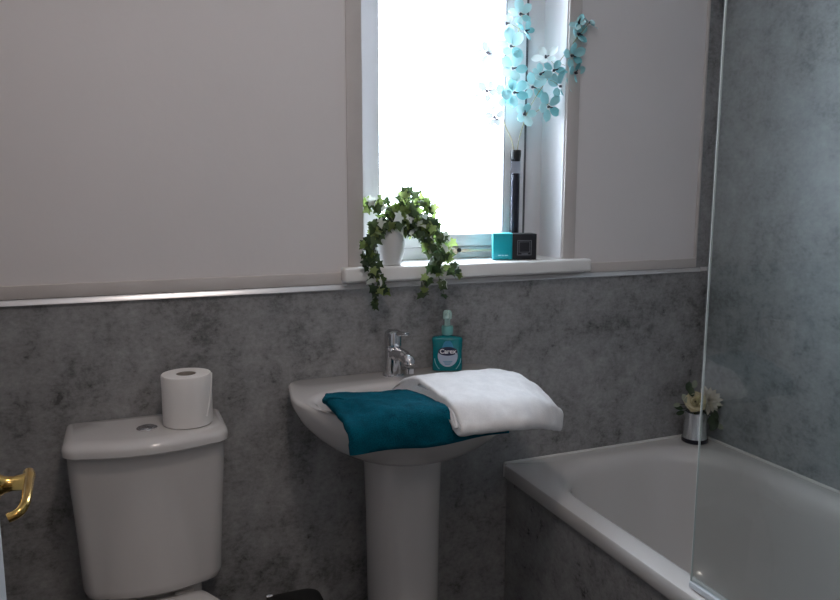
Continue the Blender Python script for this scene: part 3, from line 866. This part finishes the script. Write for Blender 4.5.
# bud vase with artificial orchids
OV = Vector((1.034, .0865, SILL+.0006))
bud = root('bud_vase', OV, 'tall slim glass vase with black filling behind the two boxes', 'vase')
bm = bpt(); lathe(bm, [(.0138, 0), (.0142, .002), (.0142, .283), (.0132, .283), (.0132, .004), (.002, .003)], tuple(OV), 28, 0, True, True); finish('glass_tube', bm, M['clear'], bud)
bm = bpt(); lathe(bm, [(.0120, .005), (.0124, .008), (.0124, .232), (.0118, .235)], tuple(OV), 24); finish('filling', bm, M['black_gloss'], bud)
bm = bpt(); lathe(bm, [(.0122, .268), (.0148, .2836), (.0152, .288), (.0152, .2965), (.0140, .299)], tuple(OV), 24); finish('stopper', bm, M['black'], bud)

def WO(u, v, y=.07):  # world spot of an orchid bloom on the spray, spread over the width of the sill
    k = (1.7371+y)/1.8271
    x = 1.0355+(u-516)*.00300+ (u-516)**2*1.5e-6
    z = 1.439+(153-v)*.00258*(1+(u-516)*.0009)
    return Vector((x*k, y, 1.319+(z-1.319)*k))
random.seed(21)
GRP = 'orchid sprays in the slim vase'
def orchid(name, label, stems, blooms):
    r = root(name, stems[0][0], label, 'artificial orchid', GRP)
    bm = bpt()
    for st in stems: tube(bm, smooth_path(st, 6), .0009, 6)
    finish('stem', bm, M['stem_gold'], r)
    allp = [q for st in stems for q in smooth_path(st, 6)]
    for (u, v, y, tone, spin, dirn, sz) in blooms:
        p = WO(u, v, y); near = min(allp, key=lambda q: (q-p).length)
        bm = bpt(); Mx = face_to(p, dirn, spin)
        for k in range(5):
            a = 2*PI*k/5 + random.uniform(-.12, .12)
            L = sz*(.039 if k in (0, 1, 4) else .034)*random.uniform(.9, 1.1)
            petal(bm, Mx @ Matrix.Rotation(a, 4, 'Z') @ Matrix.Rotation(math.radians(random.uniform(-5, 35)), 4, 'X') @ Matrix.Translation((0, .008*sz, 0)), L, L*.70, .35, .25, 1.6, 7, 4)
        fl = finish('bloom', bm, M[tone], r, 80)
        bm = bpt()
        lathe(bm, [(.0004, 0), (.0032, .002), (.0022, .007), (.0005, .010)], (0, 0, 0), 10, 0, True, True, Matrix.Identity(4))
        tube(bm, [(0, 0, .004), (.004, -.004, .008), (.007, -.005, .008)], [.0018, .0015, .0006], 6)
        bmesh.ops.transform(bm, matrix=Mx @ Matrix.Scale(1.6 if tone == 'petal_washed' else 1.25, 4), verts=bm.verts[:])
        finish('throat', bm, M['throat_washed' if tone == 'petal_washed' else 'throat'], fl)
        bm = bpt(); tube(bm, [p, (p+near)/2+Vector((0, 0, .004)), near], .0006, 5)
        finish('stalk', bm, M['stem_gold'], fl)
top = OV+Vector((0, 0, .296))
orchid('orchid_spray', 'upright turquoise orchid spray in the slim vase, rising against the window edge',
       [[top+Vector((-.003, 0, -.02)), WO(512, 146, .085), WO(504, 128, .08), WO(500, 112, .07), WO(505, 85, .06), WO(511, 55, .06), WO(518, 25, .06), WO(522, 6, .06)],
        [WO(501, 118, .075), WO(492, 105, .06), WO(488, 90, .05), WO(487, 60, .05)]],
       [(518, 15, .06, 'petal', .3, (-.35, -.9, .2), .9), (523, 32, .05, 'petal_deep', 1.0, (.3, -.8, .2), .72), (509, 47, .05, 'petal', .2, (-.6, -.8, .1), 1.0),
        (511, 70, .05, 'petal', .9, (-.3, -.9, 0), 1.02), (513, 95, .05, 'petal_deep', .5, (-.2, -.9, .1), 1.0), (485, 54, .045, 'petal_washed', .2, (-.6, -.7, .1), .75),
        (485, 94, .045, 'petal_washed', .7, (-.6, -.7, .2), .75), (493, 121, .06, 'petal_washed', .1, (-.5, -.7, 0), .7), (501, 98, .06, 'petal', .4, (-.4, -.9, -.1), .8), (504, 24, .06, 'petal_pale', .4, (-.5, -.8, .2), .6)])
orchid('orchid_spray', 'turquoise orchid spray in the slim vase, arching to the right over the window reveal',
       [[top+Vector((.003, 0, -.02)), WO(519, 146, .08), WO(523, 130, .07), WO(530, 110, .05), WO(545, 85, .03), WO(562, 60, .01), WO(577, 40, -.005), WO(590, 24, -.015)],
        [WO(526, 122, .06), WO(540, 112, .045), WO(553, 104, .03)]],
       [(532, 89, .05, 'petal', .2, (-.3, -.9, .1), .95), (546, 59, .03, 'petal_pale', .5, (-.6, -.6, .5), .85), (572, 57, .0, 'petal_deep', .3, (.1, -.95, 0), .85),
        (576, 74, .0, 'petal_deep', 2.6, (.3, -.9, -.2), .82), (590, 25, -.015, 'petal', .8, (.5, -.5, .6), .62), (578, 36, -.005, 'petal_deep', .3, (.2, -.9, .2), .78),
        (561, 88, .03, 'petal_deep', .0, (-.1, -.95, .0), 1.05), (549, 109, .035, 'petal_deep', .5, (0, -.95, -.1), .95), (524, 117, .06, 'petal', 2.3, (-.2, -.9, 0), .9),
        (540, 76, .04, 'petal', 1.2, (-.1, -.9, .2), .7), (579, 25, -.01, 'petal', 1.9, (-.5, -.7, .4), .6), (572, 86, .02, 'petal_deep', 1.3, (.2, -.95, .1), .8), (554, 72, .02, 'petal_deep', .9, (-.2, -.95, .1), .75)])

# ------------------------------------------------------------------ door with brass handle
hin, lat = Vector((-.124, -1.568, 0)), Vector((-.1475, -.806, 0))
ang = math.atan2(lat.y-hin.y, lat.x-hin.x); DL = (lat-hin).length
door = struct(bpy.data.objects.new('door_1', None)); C.objects.link(door)
DM = Matrix.Translation(hin) @ Matrix.Rotation(ang, 4, 'Z')       # local x runs from hinge to latch, local -y faces the room
bm = bpt(); add_box(bm, 0, DL, 0, .036, .008, 1.985, .002, 2, 0, DM)
for z0, z1 in ((.18, .85), (1.10, 1.80)): add_box(bm, .11, DL-.11, -.004, .01, z0, z1, .003, 2, 0, DM)
finish('leaf', bm, M['door'], door)
hz = 1.0
hx = DL-.052
bm = bpt()
def dl(x, y, z): return DM @ Vector((x, y, z))
Rr = DM @ Matrix.Translation((hx, 0, hz)) @ Matrix.Rotation(PI/2, 4, 'X')
rings = [[Rr @ Vector((r*math.cos(2*PI*i/28), r*math.sin(2*PI*i/28), h)) for i in range(28)] for r, h in ((.026, 0), (.0265, .003), (.025, .006), (.018, .008), (.012, .010), (.0095, .014), (.0080, .022), (.009, .030), (.0105, .036), (.008, .041))]
loft(bm, rings)
hd = finish('door_handle', bm, M['brass'], door)
bm = bpt()
lvp = smooth_path([dl(hx+.011, -.037, hz+.006), dl(hx-.002, -.0385, hz+.005), dl(hx-.035, -.039, hz+.003), dl(hx-.062, -.038, hz-.001), dl(hx-.074, -.033, hz-.005), dl(hx-.077, -.023, hz-.008)], 5)
tube(bm, lvp, [.0062]*6+[.0052]*10+[.0050]*10, 12)
finish('lever', bm, M['brass'], hd)
for z in (.25, 1.75):
    bm = bpt(); tube(bm, [dl(-.003, -.006, z), dl(-.003, -.006, z+.09)], .005, 10); finish('hinge', bm, M['brass'], door)

# ------------------------------------------------------------------ black pedal bin between toilet and sink
BN = Vector((.338, -.150, .0))
bin_ = root('pedal_bin', BN, 'small black bin against the wall between the toilet and the pedestal', 'bin')
def rr(a, d, z, r=.035): return [p+BN for p in rrect(-a, a, -d, d, r, z)]
bm = bpt(); loft(bm, [rr(.056, .060, .0), rr(.059, .063, .004), rr(.066, .072, .30), rr(.066, .072, .316)]); finish('body', bm, M['black'], bin_)
bm = bpt(); loft(bm, [rr(.067, .074, .318), rr(.069, .076, .322), rr(.069, .076, .344), rr(.066, .073, .351), rr(.056, .063, .354)]); ld = finish('lid', bm, M['black'], bin_)
bm = bpt(); tube(bm, [BN+Vector((-.058, .074, .348)), BN+Vector((-.044, .074, .348))], .007, 12); finish('hinge', bm, M['chrome'], ld)
bm = bpt(); add_box(bm, BN.x-.02, BN.x+.02, BN.y-.095, BN.y-.05, .006, .016, .003); finish('pedal', bm, M['chrome'], bin_)

# ------------------------------------------------------------------ light
w = bpy.data.worlds.new('sky'); bpy.context.scene.world = w; w.use_nodes = True
bg = w.node_tree.nodes['Background']; bg.inputs[0].default_value = (.80, .91, 1.0, 1); bg.inputs[1].default_value = 20.0
pl = bpy.data.lights.new('window_portal', 'AREA'); pl.shape = 'RECTANGLE'; pl.size = .60; pl.size_y = .98; pl.cycles.is_portal = True
po = bpy.data.objects.new('window_portal', pl); C.objects.link(po); po.location = (.85, .22, 1.60); po.rotation_euler = (-PI/2, 0, 0)
l = bpy.data.lights.new('ceiling_lamp', 'AREA'); l.shape = 'DISK'; l.size = .17; l.energy = 5.5; l.color = (1, .88, .80)
lo = bpy.data.objects.new('ceiling_lamp', l); C.objects.link(lo); lo.location = (.22, -1.15, 2.36)
l2 = bpy.data.lights.new('hall_lamp', 'AREA'); l2.shape = 'DISK'; l2.size = .4; l2.energy = 4; l2.color = (1, .84, .72)
l2o = bpy.data.objects.new('hall_lamp', l2); C.objects.link(l2o); l2o.location = (.3, -2.35, 2.36)

# ------------------------------------------------------------------ camera
cam = bpy.data.cameras.new('camera'); co = bpy.data.objects.new('camera', cam); C.objects.link(co)
yaw, pit, rol, fpx = math.radians(22.256), math.radians(8.440), math.radians(.10), 731.54
fw = Vector((math.sin(yaw)*math.cos(pit), math.cos(yaw)*math.cos(pit), -math.sin(pit)))
rt = Vector((math.cos(yaw), -math.sin(yaw), 0)); up = rt.cross(fw)
r2 = rt*math.cos(rol)+up*math.sin(rol); u2 = up*math.cos(rol)-rt*math.sin(rol)
mw = Matrix((r2, u2, -fw)).transposed().to_4x4(); mw.translation = cam_loc
co.matrix_world = mw
cam.sensor_fit = 'HORIZONTAL'; cam.sensor_width = 36; cam.lens = fpx/840*36; cam.clip_start = .02
sc = bpy.context.scene; sc.camera = co
sc.view_settings.view_transform = 'Standard'; sc.view_settings.look = 'None'; sc.view_settings.exposure = 0
sc.cycles.use_denoising = True
sc.cycles.max_bounces = 10; sc.cycles.diffuse_bounces = 6; sc.cycles.transparent_max_bounces = 24
sc.cycles.sample_clamp_indirect = 6
